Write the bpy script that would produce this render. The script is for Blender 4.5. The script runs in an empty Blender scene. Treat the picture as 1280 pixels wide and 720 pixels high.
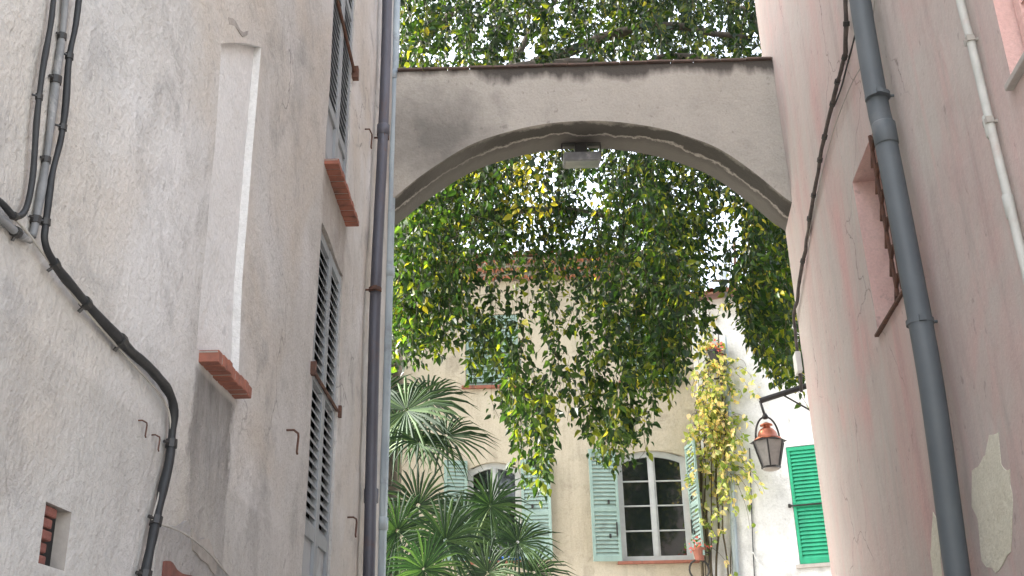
import bpy, bmesh, math, random
from mathutils import Vector, Matrix, noise
random.seed(7)
R = math.radians
scene = bpy.context.scene
COL = scene.collection
UP = Vector((0, 0, 1))

# ------------------------------------------------------------------ camera
CAM = Vector((0, 0, 1.6)); F = 1300.0; TH = math.atan(.4155); DL = math.atan(68/3128)
ct, st, cd, sd = math.cos(TH), math.sin(TH), math.cos(DL), math.sin(DL)
def ray(px, py):
    x, y = px-640, 360-py
    xu, yu = x*cd+y*sd, -x*sd+y*cd
    return Vector((xu, F*ct-yu*st, F*st+yu*ct))
def at(px, py, Y):                        # point seen at a photo pixel, at distance Y
    d = ray(px, py); return CAM+d*(Y/d.y)
cam = bpy.data.cameras.new('camera'); co = bpy.data.objects.new('camera', cam); COL.objects.link(co)
m = Matrix.Identity(4)
for i, v in enumerate((Vector((cd, sd*st, -sd*ct)), Vector((sd, -cd*st, cd*ct)), Vector((0, -ct, -st)), CAM)):
    m[0][i], m[1][i], m[2][i] = v
co.matrix_world = m
cam.sensor_width = 36; cam.lens = 36*F/1280; cam.clip_end = 3000; cam.clip_start = .05
scene.camera = co

# ------------------------------------------------------------------ node materials
class NT:
    def __init__(s, name):
        s.m = bpy.data.materials.new(name); s.m.use_nodes = True
        s.t = s.m.node_tree; s.b = s.t.nodes['Principled BSDF']; s.out = s.t.nodes['Material Output']
        s.co = s.t.nodes.new('ShaderNodeTexCoord').outputs['Object']
    def n(s, typ, **k):
        x = s.t.nodes.new('ShaderNode'+typ)
        for a, v in k.items(): setattr(x, a, v)
        return x
    def l(s, a, b): s.t.links.new(a, b)
    def noise(s, scale, detail=4, rough=.6, vec=None, stretch=None, dist=0):
        v = vec or s.co
        if stretch:
            mp = s.n('Mapping'); mp.inputs['Scale'].default_value = stretch; s.l(v, mp.inputs[0]); v = mp.outputs[0]
        x = s.n('TexNoise'); x.inputs['Scale'].default_value = scale; x.inputs['Detail'].default_value = detail
        x.inputs['Roughness'].default_value = rough; x.inputs['Distortion'].default_value = dist
        s.l(v, x.inputs['Vector']); return x.outputs['Fac']
    def ramp(s, fac, a, b, ca=(0, 0, 0), cb=(1, 1, 1)):
        x = s.n('ValToRGB'); e = x.color_ramp.elements
        e[0].position = a; e[1].position = b; e[0].color = (*ca, 1); e[1].color = (*cb, 1)
        s.l(fac, x.inputs[0]); return x.outputs[0]
    def mix(s, fac, a, b, mode='MIX'):
        x = s.n('MixRGB', blend_type=mode)
        for i, v in enumerate((fac, a, b)):
            if isinstance(v, (int, float)): x.inputs[i].default_value = v
            elif isinstance(v, tuple): x.inputs[i].default_value = (*v, 1)
            else: s.l(v, x.inputs[i])
        return x.outputs[0]
    def math(s, op, a, b):
        x = s.n('Math', operation=op)
        for i, v in enumerate((a, b)):
            if isinstance(v, (int, float)): x.inputs[i].default_value = v
            else: s.l(v, x.inputs[i])
        return x.outputs[0]
    def col(s, c):
        if isinstance(c, tuple): s.b.inputs['Base Color'].default_value = (*c, 1)
        else: s.l(c, s.b.inputs['Base Color'])
    def rough(s, r):
        if isinstance(r, (int, float)): s.b.inputs['Roughness'].default_value = r
        else: s.l(r, s.b.inputs['Roughness'])
    def bump(s, hs):
        prev = None
        for h, dist, st_ in hs:
            x = s.n('Bump'); x.inputs['Distance'].default_value = dist; x.inputs['Strength'].default_value = st_
            s.l(h, x.inputs['Height'])
            if prev: s.l(prev, x.inputs['Normal'])
            prev = x.outputs[0]
        s.l(prev, s.b.inputs['Normal'])

def plaster(name, base, light, dark, warm=None, grain=.006, gscale=38, streak=.5, spots=.5, gstr=1.0, fm=.45, ms=.5, vstreak=False, cracks=False, pits=.35):
    t = NT(name)
    big = t.noise(.9, 5, .6); mid = t.noise(3.2, 6, .7, dist=.4); fine = t.noise(gscale, 4, .7)
    c = t.mix(t.ramp(big, .38, .68), base, light)
    if warm: c = t.mix(t.ramp(t.noise(.7, 4, .55, dist=1.2), .45, .66), c, warm)
    c = t.mix(t.math('MULTIPLY', t.ramp(mid, .52, .74), spots), c, dark)
    stz = t.noise(5, 6, .7, stretch=(1, 1, .12))
    c = t.mix(t.math('MULTIPLY', t.ramp(stz, .5, .78), streak), c, dark)
    speck = t.noise(gscale*.45, 3, .75)
    c = t.mix(t.math('MULTIPLY', t.ramp(speck, .58, .72), .35*spots), c, tuple(x*.6 for x in dark))
    if vstreak:
        a_ = t.noise(2.2, 6, .65, stretch=(1, 1, .09), dist=.3); b_ = t.noise(9, 6, .7, stretch=(1, 1, .05))
        c = t.mix(t.math('MULTIPLY', t.ramp(a_, .42, .62), .65), c, light); c = t.mix(t.math('MULTIPLY', t.ramp(b_, .5, .7), .45), c, warm)
    pit = t.ramp(t.noise(16, 3, .55, stretch=(1, 1, .7)), .665, .72); c = t.mix(t.math('MULTIPLY', pit, pits), c, tuple(x*.55 for x in dark))
    if cracks:
        dv = t.n('VectorMath', operation='ADD'); nz = t.n('TexNoise'); nz.inputs['Scale'].default_value = 3; nz.inputs['Detail'].default_value = 6; t.l(t.co, nz.inputs['Vector'])
        sc_ = t.n('VectorMath', operation='SCALE'); sc_.inputs['Scale'].default_value = .45; t.l(nz.outputs['Color'], sc_.inputs[0]); t.l(t.co, dv.inputs[0]); t.l(sc_.outputs[0], dv.inputs[1])
        vo = t.n('TexVoronoi', feature='DISTANCE_TO_EDGE'); vo.inputs['Scale'].default_value = .75; t.l(dv.outputs[0], vo.inputs['Vector'])
        ck = t.ramp(vo.outputs['Distance'], .0012, .0045, (1, 1, 1), (0, 0, 0)); ck = t.math('MULTIPLY', ck, t.ramp(t.noise(.8, 2), .5, .6))
        c = t.mix(t.math('MULTIPLY', ck, .75), c, tuple(x*.45 for x in dark))
    c = t.mix(fm, c, t.ramp(fine, .2, .8, (.62, .62, .62), (1.25, 1.25, 1.25)), 'MULTIPLY')
    t.col(c); t.rough(.92); t.b.inputs['Specular IOR Level'].default_value = .2
    t.bump([(mid, .03, ms), (t.noise(11, 4, .6), .02, ms+.1), (fine, grain, gstr)])
    return t
def simple(name, c1, c2, scale=12, rough=.6, metal=0, bump=.002, bs=40, dark=None, stretch=None):
    t = NT(name)
    c = t.mix(t.ramp(t.noise(scale, 5, .65, stretch=stretch), .35, .65), c1, c2)
    if dark: c = t.mix(t.ramp(t.noise(scale*.4, 6, .75, dist=.6), .55, .72), c, dark)
    t.col(c); t.rough(rough); t.b.inputs['Metallic'].default_value = metal
    t.bump([(t.noise(bs, 4, .6), bump, .8)])
    return t.m
M = {}
M['left_wall'] = plaster('rough grey render', (.49, .48, .46), (.64, .635, .63), (.27, .265, .26), warm=(.51, .47, .42), grain=.009, gscale=42, streak=.25, spots=.7, gstr=.9, fm=.3, ms=.3, cracks=True).m
M['niche'] = plaster('smooth pale render', (.64, .64, .635), (.72, .72, .715), (.5, .5, .49), grain=.003, gscale=60, streak=.1, spots=.3).m
M['patch_dark'] = plaster('dark cement patch', (.32, .31, .30), (.42, .41, .395), (.17, .165, .16), grain=.009, gscale=42, streak=.6, spots=.9).m
M['pink_wall'] = plaster('faded pink render', (.47, .385, .365), (.50, .465, .435), (.31, .26, .245), warm=(.55, .375, .355), grain=.002, gscale=70, streak=.6, spots=.3, gstr=.5, fm=.25, ms=.2, vstreak=True, cracks=True).m
M['jamb'] = plaster('deep pink render', (.68, .44, .41), (.72, .52, .48), (.50, .36, .33), grain=.003, gscale=60, streak=.4, spots=.3).m
M['cream_patch'] = plaster('cream filler paint', (.62, .60, .50), (.66, .64, .55), (.54, .52, .44), grain=.003, gscale=60, streak=.2, spots=.2).m
M['house_wall'] = plaster('cream yellow render', (.47, .42, .325), (.53, .485, .39), (.24, .21, .165), grain=.005, gscale=40, streak=.5, spots=.6).m
M['white_wall'] = plaster('whitewashed render', (.58, .59, .59), (.70, .71, .71), (.36, .37, .37), grain=.005, streak=.5, spots=.6).m
# arch: grime under the coping, soffit faces darker and banded
t = plaster('arch render', (.40, .378, .335), (.47, .445, .40), (.26, .245, .225), grain=.003, gscale=50, streak=.15, spots=.35)
sep = t.n('SeparateXYZ'); t.l(t.co, sep.inputs[0])
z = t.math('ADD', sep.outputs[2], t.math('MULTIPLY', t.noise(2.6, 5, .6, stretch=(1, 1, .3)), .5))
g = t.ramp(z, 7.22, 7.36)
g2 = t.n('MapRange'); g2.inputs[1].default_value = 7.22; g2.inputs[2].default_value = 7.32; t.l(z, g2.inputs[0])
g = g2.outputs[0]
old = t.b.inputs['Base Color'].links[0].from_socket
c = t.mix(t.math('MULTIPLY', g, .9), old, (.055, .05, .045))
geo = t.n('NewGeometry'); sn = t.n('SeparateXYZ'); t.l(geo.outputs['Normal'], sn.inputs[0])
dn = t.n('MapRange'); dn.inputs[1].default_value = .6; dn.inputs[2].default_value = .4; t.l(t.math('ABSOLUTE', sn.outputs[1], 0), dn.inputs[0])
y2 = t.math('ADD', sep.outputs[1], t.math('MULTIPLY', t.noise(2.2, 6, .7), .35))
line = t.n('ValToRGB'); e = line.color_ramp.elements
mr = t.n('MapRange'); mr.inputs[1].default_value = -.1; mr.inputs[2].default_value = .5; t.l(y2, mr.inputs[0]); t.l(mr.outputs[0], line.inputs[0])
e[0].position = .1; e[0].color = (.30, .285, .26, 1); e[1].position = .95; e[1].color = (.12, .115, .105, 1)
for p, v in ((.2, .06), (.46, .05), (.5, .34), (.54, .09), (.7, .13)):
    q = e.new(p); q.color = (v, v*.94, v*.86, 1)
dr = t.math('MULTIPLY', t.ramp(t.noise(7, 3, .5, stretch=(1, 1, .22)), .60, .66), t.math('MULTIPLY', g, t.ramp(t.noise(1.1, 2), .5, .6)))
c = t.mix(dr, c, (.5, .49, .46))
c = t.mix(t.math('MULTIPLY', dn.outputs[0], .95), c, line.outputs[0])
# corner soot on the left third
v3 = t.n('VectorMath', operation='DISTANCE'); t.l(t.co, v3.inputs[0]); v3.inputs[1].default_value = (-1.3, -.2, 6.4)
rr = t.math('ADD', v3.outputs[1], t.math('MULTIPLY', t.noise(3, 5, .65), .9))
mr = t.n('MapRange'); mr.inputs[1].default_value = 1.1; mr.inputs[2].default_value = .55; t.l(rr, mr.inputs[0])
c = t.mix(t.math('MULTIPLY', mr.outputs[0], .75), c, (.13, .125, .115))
t.col(c); M['arch'] = t.m
M['terracotta'] = simple('terracotta', (.32, .12, .08), (.22, .09, .065), 14, .9, dark=(.10, .065, .05), bump=.003)
M['old_tile'] = simple('weathered tile', (.16, .11, .09), (.10, .08, .07), 9, .9, dark=(.05, .045, .04))
M['roof_tile'] = simple('roof tile', (.48, .19, .11), (.36, .17, .10), 6, .85, dark=(.14, .13, .08))
M['mortar'] = simple('mortar', (.36, .33, .30), (.26, .24, .22), 14, .95)
M['brick'] = simple('old brick', (.22, .08, .06), (.14, .055, .045), 14, .9, dark=(.1, .05, .04), bump=.006)
M['grey_shutter'] = simple('weathered blue grey paint', (.30, .325, .34), (.23, .25, .265), 5, .75, dark=(.13, .13, .125), stretch=(1, 1, .2))
M['grey_panel'] = simple('pale grey paint', (.36, .385, .41), (.29, .31, .33), 4, .7, dark=(.22, .22, .22), stretch=(1, 1, .2))
M['mint'] = simple('mint paint', (.29, .41, .37), (.24, .34, .31), 5, .7, dark=(.17, .22, .20), stretch=(1, 1, .3))
M['green'] = simple('bright green paint', (.02, .36, .19), (.015, .28, .15), 5, .6, dark=(.03, .2, .12), stretch=(1, 1, .3))
M['black'] = simple('dark void', (.012, .012, .012), (.008, .008, .008), 4, .9)
M['window_paint'] = simple('white window paint', (.46, .48, .48), (.38, .40, .40), 6, .5)
M['rust'] = simple('rusty iron', (.13, .06, .04), (.07, .04, .03), 22, .85, dark=(.2, .09, .05))
M['iron'] = simple('black iron', (.02, .02, .02), (.03, .028, .026), 14, .5, bump=.001)
M['cable'] = simple('black cable', (.010, .011, .013), (.02, .022, .024), 16, .6, bump=.002)
M['cable_old'] = simple('painted cable', (.11, .09, .08), (.05, .045, .045), 18, .8)
M['conduit'] = simple('grey conduit', (.20, .205, .21), (.12, .125, .13), 9, .6, dark=(.45, .44, .42))
M['wire'] = simple('dusty wire', (.40, .38, .34), (.28, .27, .25), 9, .7)
M['zinc_dark'] = simple('dark lead pipe', (.10, .105, .13), (.07, .07, .085), 5, .5, .2, dark=(.12, .08, .07), stretch=(1, 1, .3))
M['zinc_pale'] = simple('pale zinc pipe', (.36, .42, .44), (.25, .30, .33), 5, .5, .2, dark=(.16, .17, .18), stretch=(1, 1, .3))
M['pvc'] = simple('grey drain pipe', (.105, .122, .135), (.088, .104, .117), 3, .55, bump=.0012, bs=14, dark=(.135, .145, .15))
M['pvc_pale'] = simple('white painted pipe', (.48, .49, .465), (.40, .41, .385), 7, .6, dark=(.42, .36, .33))
M['copper'] = simple('copper', (.56, .20, .11), (.38, .13, .08), 18, .35, .75, dark=(.2, .1, .08))
M['lamp_glass'] = simple('frosted lamp glass', (.36, .345, .32), (.26, .25, .235), 12, .25, bump=.0005)
M['bark'] = simple('bark', (.12, .10, .08), (.07, .06, .05), 14, .9, bump=.02, bs=18)
M['twig'] = simple('twig', (.09, .07, .04), (.06, .05, .03), 14, .85)
M['petiole'] = simple('palm stalk', (.12, .19, .05), (.09, .15, .04), 9, .5)
M['fibre'] = simple('palm trunk fibre', (.13, .09, .06), (.07, .05, .035), 22, .95, bump=.03, bs=30)
M['blue'] = simple('blue plastic', (.02, .12, .5), (.02, .1, .42), 5, .4)
M['pink_flower'] = simple('pink petals', (.75, .25, .3), (.6, .15, .2), 30, .6)
M['plastic_white'] = simple('white plastic', (.7, .7, .68), (.6, .6, .58), 9, .5)
M['lens'] = simple('lamp cover glass', (.22, .23, .21), (.17, .18, .17), 9, .15, bump=.0005)
M['stone'] = simple('sill stone', (.42, .39, .36), (.32, .30, .28), 9, .9)
t = NT('window glass'); t.col((.012, .016, .016)); t.rough(.05); t.b.inputs['IOR'].default_value = 1.9; t.bump([(t.noise(1.6, 2), .004, .6)]); M['glass'] = t.m
# paving
t = NT('lane paving'); br = t.n('TexBrick'); br.inputs['Scale'].default_value = 3; t.l(t.co, br.inputs[0])
br.inputs['Color1'].default_value = (.42, .40, .37, 1); br.inputs['Color2'].default_value = (.36, .34, .31, 1); br.inputs['Mortar'].default_value = (.09, .085, .08, 1)
t.col(t.mix(.5, br.outputs[0], t.ramp(t.noise(4), .3, .7, (.6, .6, .6), (1.2, 1.2, 1.2)), 'MULTIPLY')); t.rough(.85); M['lane'] = t.m
M['earth'] = simple('dry earth ground', (.40, .37, .32), (.33, .31, .26), 1.5, .95)

def leafmat(name, trans=.4, tcol=(1.6, 1.5, .35), rough=.42):
    t = NT(name); a = t.n('Attribute'); a.attribute_name = 'tint'; c = a.outputs['Color']
    c = t.mix(.5, c, t.ramp(t.noise(25, 3), .3, .7, (.75, .75, .75), (1.2, 1.2, 1.2)), 'MULTIPLY')
    t.col(c); t.rough(rough)
    tr = t.n('BsdfTranslucent'); t.l(t.mix(1.0, c, tcol, 'MULTIPLY'), tr.inputs[0])
    ms = t.n('MixShader'); ms.inputs[0].default_value = trans
    t.l(t.b.outputs[0], ms.inputs[1]); t.l(tr.outputs[0], ms.inputs[2]); t.l(ms.outputs[0], t.out.inputs[0]); return t.m
M['leaf'] = leafmat('tree leaf', .5, (2.6, 2.3, .5))
M['vine_leaf'] = leafmat('vine leaf', .5, (2.2, 2.0, .6))
M['palm_leaf'] = leafmat('palm leaf', .22, (1.4, 1.6, .5), .75)

# ------------------------------------------------------------------ objects
def root(name, label, cat, loc=(0, 0, 0), group=None):
    o = bpy.data.objects.new(name, None); COL.objects.link(o); o.location = loc; o.empty_display_size = .2
    o['label'] = label; o['category'] = cat
    if group: o['group'] = group
    return o
def wloc(o):
    v = Vector((0, 0, 0))
    while o: v += Vector(o.location); o = o.parent
    return v
class MB:
    def __init__(s): s.v = []; s.f = []; s.mi = []; s.tint = None
    def quad(s, a, b, c, d, mi=0):
        k = len(s.v); s.v += [a, b, c, d]; s.f.append((k, k+1, k+2, k+3)); s.mi.append(mi)
    def poly(s, pts, mi=0):
        k = len(s.v); s.v += list(pts); s.f.append(tuple(range(k, k+len(pts)))); s.mi.append(mi)
    def hexa(s, p, mi=0):                 # 8 corners: bottom ring 0-3, top ring 4-7
        k = len(s.v); s.v += list(p)
        for f in ((0, 3, 2, 1), (4, 5, 6, 7), (0, 1, 5, 4), (1, 2, 6, 5), (2, 3, 7, 6), (3, 0, 4, 7)):
            s.f.append(tuple(k+i for i in f)); s.mi.append(mi)
    def box(s, fr, u0, u1, v0, v1, n0, n1, mi=0, bev=0):
        s.hexa([fr(u0, v0, n0), fr(u1, v0, n0), fr(u1, v0, n1), fr(u0, v0, n1),
                fr(u0, v1, n0), fr(u1, v1, n0), fr(u1, v1, n1), fr(u0, v1, n1)], mi)
    def tube(s, pts, r, seg=10, mi=0, cap=True):
        pts = [Vector(p) for p in pts]; n = len(pts)
        rs = r if isinstance(r, (list, tuple)) else [r]*n
        k = len(s.v); a = None
        for i, p in enumerate(pts):
            d = (pts[min(i+1, n-1)]-pts[max(i-1, 0)])
            d = d.normalized() if d.length > 1e-9 else Vector((0, 0, 1))
            if a is None: a = d.orthogonal().normalized()
            a = (a-d*a.dot(d)); a = a.normalized() if a.length > 1e-6 else d.orthogonal().normalized()
            b = d.cross(a)
            for j in range(seg):
                w = 2*math.pi*j/seg; s.v.append(p+(a*math.cos(w)+b*math.sin(w))*rs[i])
        for i in range(n-1):
            for j in range(seg):
                q = k+i*seg; j2 = (j+1) % seg
                s.f.append((q+j, q+j2, q+seg+j2, q+seg+j)); s.mi.append(mi)
        if cap:
            s.f.append(tuple(k+j for j in range(seg))[::-1]); s.mi.append(mi)
            s.f.append(tuple(k+(n-1)*seg+j for j in range(seg))); s.mi.append(mi)
    def lathe(s, c, prof, seg=16, mi=0, axis=UP):
        s.tube([Vector(c)+Vector(axis)*z for r, z in prof], [max(r, 1e-4) for r, z in prof], seg, mi)
    def build(s, name, mats, parent=None, smooth=False, bevel=0, label=None):
        me = bpy.data.meshes.new(name); o0 = wloc(parent)
        me.from_pydata([tuple(Vector(v)-o0) for v in s.v], [], s.f)
        if not isinstance(mats, (list, tuple)): mats = [mats]
        for x in mats: me.materials.append(x)
        if len(mats) > 1: me.polygons.foreach_set('material_index', s.mi)
        if smooth: me.polygons.foreach_set('use_smooth', [True]*len(me.polygons))
        if s.tint is not None:
            at_ = me.attributes.new('tint', 'FLOAT_COLOR', 'FACE')
            at_.data.foreach_set('color', [x for c in s.tint for x in (*c, 1)])
        me.update()
        o = bpy.data.objects.new(name, me); COL.objects.link(o); o.parent = parent
        if bevel:
            b = o.modifiers.new('bevel', 'BEVEL'); b.width = bevel; b.segments = 2; b.limit_method = 'ANGLE'; b.angle_limit = R(40)
        if label: o['label'] = label
        return o
def tag(o, label, cat, group=None):
    o['label'] = label; o['category'] = cat
    if group: o['group'] = group
    return o
def spline(pts, n=6):
    pts = [Vector(p) for p in pts]; P = [pts[0]*2-pts[1]]+pts+[pts[-1]*2-pts[-2]]; out = []
    for i in range(1, len(P)-2):
        a, b, c, d = P[i-1:i+3]
        for k in range(n):
            t_ = k/n
            out.append(.5*((2*b)+(c-a)*t_+(2*a-5*b+4*c-d)*t_*t_+(3*b-a-3*c+d)*t_**3))
    out.append(pts[-1]); return out

class Fr:                                   # a wall's own frame: u along it, v up, n out of it
    def __init__(s, o, u, n): s.o = Vector(o); s.u = Vector(u).normalized(); s.nn = Vector(n).normalized()
    def __call__(s, u, v, n=0): return s.o+s.u*u+UP*v+s.nn*n
    def hit(s, px, py, n=0):
        d = ray(px, py); p0 = s.o+s.nn*n; t_ = (p0-CAM).dot(s.nn)/d.dot(s.nn); p = CAM+d*t_
        q = p-s.o; return q.dot(s.u), q.z
    def P(s, px, py, n=0): u, v = s.hit(px, py, n); return s(u, v, n)
D = 8.0
FL = Fr((-1.05, 0, 0), (0, 1, 0), (1, 0, 0))
phi = R(6.2)
cr = at(980, 275, 8.48)
FRt = Fr((cr.x, cr.y, 0), (math.sin(phi), math.cos(phi), 0), (-math.cos(phi), math.sin(phi), 0))
HY = 18.0
FH = Fr((0, HY, 0), (1, 0, 0), (0, -1, 0))
psi = R(-22)
wo = at(921, 640, 17.6)
FW = Fr((wo.x, wo.y, 0), (math.cos(psi), math.sin(psi), 0), (math.sin(psi), -math.cos(psi), 0))

def wall(fr, u0, u1, v0, v1, holes=(), step=.2, amp=.008, warp=None, depth=.2, mb=None, back=6, ends=True, seedv=0):
    """sheet with holes (u0,u1,v0,v1,depth) and their reveals, plus the body behind it"""
    mb = mb or MB()
    def ticks(a, b, keys):
        ks = sorted(set([a, b]+[k for k in keys if a < k < b])); out = []
        for p, q in zip(ks, ks[1:]):
            n = max(1, math.ceil((q-p)/step)); out += [p+(q-p)*i/n for i in range(n)]
        return out+[b]
    us = ticks(u0, u1, [h[0] for h in holes]+[h[1] for h in holes]); vs = ticks(v0, v1, [h[2] for h in holes]+[h[3] for h in holes])
    def pt(u, v, n=0):
        w = 0
        if u0 < u < u1 and v < v1: w = amp*(noise.noise(Vector((u*1.3, v*1.3, seedv)))+.5*noise.noise(Vector((u*3.7, v*3.7, seedv+5))))
        if warp: u, v = warp(u, v)
        return fr(u, v, n+w)
    def inh(u, v):
        for h in holes:
            if h[0] < u < h[1] and h[2] < v < h[3]: return h
    idx = {}
    def vid(i, j):
        if (i, j) not in idx: idx[i, j] = len(mb.v); mb.v.append(pt(us[i], vs[j]))
        return idx[i, j]
    nu, nv = len(us)-1, len(vs)-1
    solid = [[inh((us[i]+us[i+1])/2, (vs[j]+vs[j+1])/2) for j in range(nv)] for i in range(nu)]
    for i in range(nu):
        for j in range(nv):
            h = solid[i][j]
            if not h: mb.f.append((vid(i, j), vid(i+1, j), vid(i+1, j+1), vid(i, j+1))); mb.mi.append(0); continue
            for di, dj, a, b in ((-1, 0, (i, j), (i, j+1)), (1, 0, (i+1, j+1), (i+1, j)), (0, -1, (i+1, j), (i, j)), (0, 1, (i, j+1), (i+1, j+1))):
                ii, jj = i+di, j+dj
                if 0 <= ii < nu and 0 <= jj < nv and not solid[ii][jj]:
                    A, B = (us[a[0]], vs[a[1]]), (us[b[0]], vs[b[1]])
                    mb.quad(pt(*A), pt(*B), pt(*B, -h[4]), pt(*A, -h[4]), h[5] if len(h) > 5 else 0)
            if len(h) > 6 and h[6] is not None:
                mb.quad(pt(us[i], vs[j], -h[4]), pt(us[i+1], vs[j], -h[4]), pt(us[i+1], vs[j+1], -h[4]), pt(us[i], vs[j+1], -h[4]), h[6])
    if ends:
        P = lambda u, v, n: fr(u, v, n)
        mb.quad(P(u0, v0, -back), P(u0, v0, 0), P(u0, v1, 0), P(u0, v1, -back)); mb.quad(P(u1, v0, 0), P(u1, v0, -back), P(u1, v1, -back), P(u1, v1, 0))
        mb.quad(P(u0, v1, 0), P(u1, v1, 0), P(u1, v1, -back), P(u0, v1, -back)); mb.quad(P(u1, v0, -back), P(u0, v0, -back), P(u0, v1, -back), P(u1, v1, -back))
    return mb

def shutter(fr, u0, u1, v0, v1, n0, mat, parent, mid=(), panel=None, pitch=.05, st=.05, th=.035, tilt=.03, label=None, back=True, name='shutter'):
    """one louvred leaf; mid = heights of cross rails, panel = (v0,v1) of a blind lower panel"""
    mb = MB(); n1 = n0+th
    mb.box(fr, u0, u0+st, v0, v1, n0, n1); mb.box(fr, u1-st, u1, v0, v1, n0, n1)
    rails = [(v0, v0+st*1.6), (v1-st*1.2, v1)]+[(m_-st*.6, m_+st*.6) for m_ in mid]
    if panel: rails.append((panel[1]-st*.7, panel[1]+st*.7)); mb.box(fr, u0+st, u1-st, panel[0]+.02, panel[1]-.02, n0+.008, n0+.018, 1)
    for a, b in rails: mb.box(fr, u0+st, u1-st, a, b, n0+.002, n1-.002)
    rails.sort(); a0, b0 = u0+st-.004, u1-st+.004
    for (x, ya), (yb, w) in zip(rails, rails[1:]):
        if panel and ya < panel[1] and yb <= panel[1]+st: continue
        n = max(1, int((yb-ya)/pitch)); p = (yb-ya)/n
        for k in range(n):
            c = ya+p*(k+.5); hh = p*.42; t_ = .005
            mb.hexa([fr(a0, c+hh-t_, n0+.004), fr(b0, c+hh-t_, n0+.004), fr(b0, c-hh-t_, n1-.004), fr(a0, c-hh-t_, n1-.004),
                     fr(a0, c+hh+t_, n0+.004), fr(b0, c+hh+t_, n0+.004), fr(b0, c-hh+t_, n1-.004), fr(a0, c-hh+t_, n1-.004)])
    return mb.build(name, mat if isinstance(mat, list) else [mat, mat], parent, label=label)

# ------------------------------------------------------------------ LEFT BUILDING
lb = root('old_house', 'tall house of rough grey render lining the left side, with closed grey shutters', 'house', (-4, 3, 0))
def Lh(px, py, n=0): return FL.hit(px, py, n)
us_n = Lh(409, 150)[0]; us_f = Lh(438, 150)[0]
wn, wf = us_n, us_f
v_up_bot = Lh(406, 196)[1]; v_lo_top = Lh(401, 275)[1]; v_lo_mid = Lh(388, 457)[1]; v_lo_pan = Lh(379, 655)[1]; v_up_pan = Lh(411, 118)[1]
nn0, nn1 = Lh(262, 240)[0], Lh(313, 240)[0]; nv0, nv1 = Lh(250, 437)[1], Lh(274, 50)[1]
hu0, hu1, hv0, hv1 = Lh(52, 665)[0], Lh(84, 665)[0], Lh(50, 705)[1], Lh(60, 628)[1]
print('left windows', wn, wf, v_up_bot, v_lo_top, v_lo_mid, v_lo_pan, 'niche', nn0, nn1, nv0, nv1, 'hole', hu0, hu1, hv0, hv1)
ncu, ncv = (nn0+nn1)/2, (nv0+nv1)/2
nvn, nvf = Lh(276, 47)[1], Lh(322, 52)[1]
def warpL(u, v):
    k = max(0, 1-abs(v-nv1)/.5) if v < nv1 else max(0, 1-(v-nv1)/1.2)
    q = max(0, min(1, (u-nn0)/(nn1-nn0)))*math.exp(-(max(0, u-nn1, nn0-u)/.3)**2)
    return warpU(u, v), v+(nvf-nv1)*k*q
def warpU(u, v): return u-.11*(max(nv0-.3, min(v, nv1+.3))-ncv)*math.exp(-((u-ncu)/.45)**2)
UE = Lh(486, 280)[0]
def dirt(mat, rects, org):
    nt_ = mat.node_tree; t = NT.__new__(NT); t.m = mat; t.t = nt_; t.b = nt_.nodes['Principled BSDF']; t.co = nt_.nodes.new('ShaderNodeTexCoord').outputs['Object']
    sp_ = t.n('SeparateXYZ'); t.l(t.co, sp_.inputs[0]); c = t.b.inputs['Base Color'].links[0].from_socket
    wy = t.math('MULTIPLY', t.math('SUBTRACT', t.noise(5, 6, .7), .5), .28); wz = t.math('MULTIPLY', t.math('SUBTRACT', t.noise(3, 6, .7, stretch=(1, 1, .4)), .5), .9)
    Y_ = t.math('ADD', sp_.outputs[1], wy); Z_ = t.math('ADD', sp_.outputs[2], wz); tex = t.ramp(t.noise(12, 6, .75, stretch=(1, 1, .35)), .3, .7, (.45, .45, .45), (1, 1, 1))
    for (y0, y1, z0, z1, sy, sz, k, dc) in rects:
        y0 -= org[1]; y1 -= org[1]; m_ = None
        for sock, a, b in ((Y_, y0-sy, y0+sy), (Y_, y1+sy, y1-sy), (Z_, z0-sz, z0+sz), (sp_.outputs[2], z1+.01, z1-.01)):
            q = t.n('MapRange'); q.inputs[1].default_value = a; q.inputs[2].default_value = b; t.l(sock, q.inputs[0]); m_ = q.outputs[0] if m_ is None else t.math('MULTIPLY', m_, q.outputs[0])
        c = t.mix(t.math('MULTIPLY', t.math('MULTIPLY', m_, k), tex), c, dc)
    t.col(c)
db = Lh(262, 670)[1]
dirt(M['left_wall'], [(nn0+.07, nn1+.02, db, nv0-.06, .02, .25, .95, (.15, .145, .14)), (wn-.02, wf+.03, v_up_bot-.75, v_up_bot-.02, .05, .45, .6, (.24, .21, .18)),
     (hu0-.05, hu1+.1, hv0-.6, hv0-.01, .05, .3, .35, (.25, .24, .22)), (1.6, 2.2, 2.5, 9, .25, 1.0, .3, (.3, .3, .3)), (UE-.25, UE+.3, 0, 12, .12, .5, .45, (.30, .27, .23)),
     (1.2, 4.6, 0, 2.4, .3, .5, .4, (.28, .27, .25))], (-4, 3, 0))
holes = [(wn, wf, v_up_bot, v_up_bot+2.3, .06, 0, 3), (wn, wf, v_lo_mid-2.1, v_lo_top, .06, 0, 3), (nn0, nn1, nv0, nv1, .03, 1, 1), (hu0, hu1, hv0, hv1, .035, 2, 3)]
LH = 10.8
mb = wall(FL, .7, UE, 0, LH, holes, step=.16, amp=.014, warp=warpL, back=7)
mb.build('wall', [M['left_wall'], M['niche'], M['mortar'], M['black'], M['brick']], lb, smooth=False)
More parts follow.
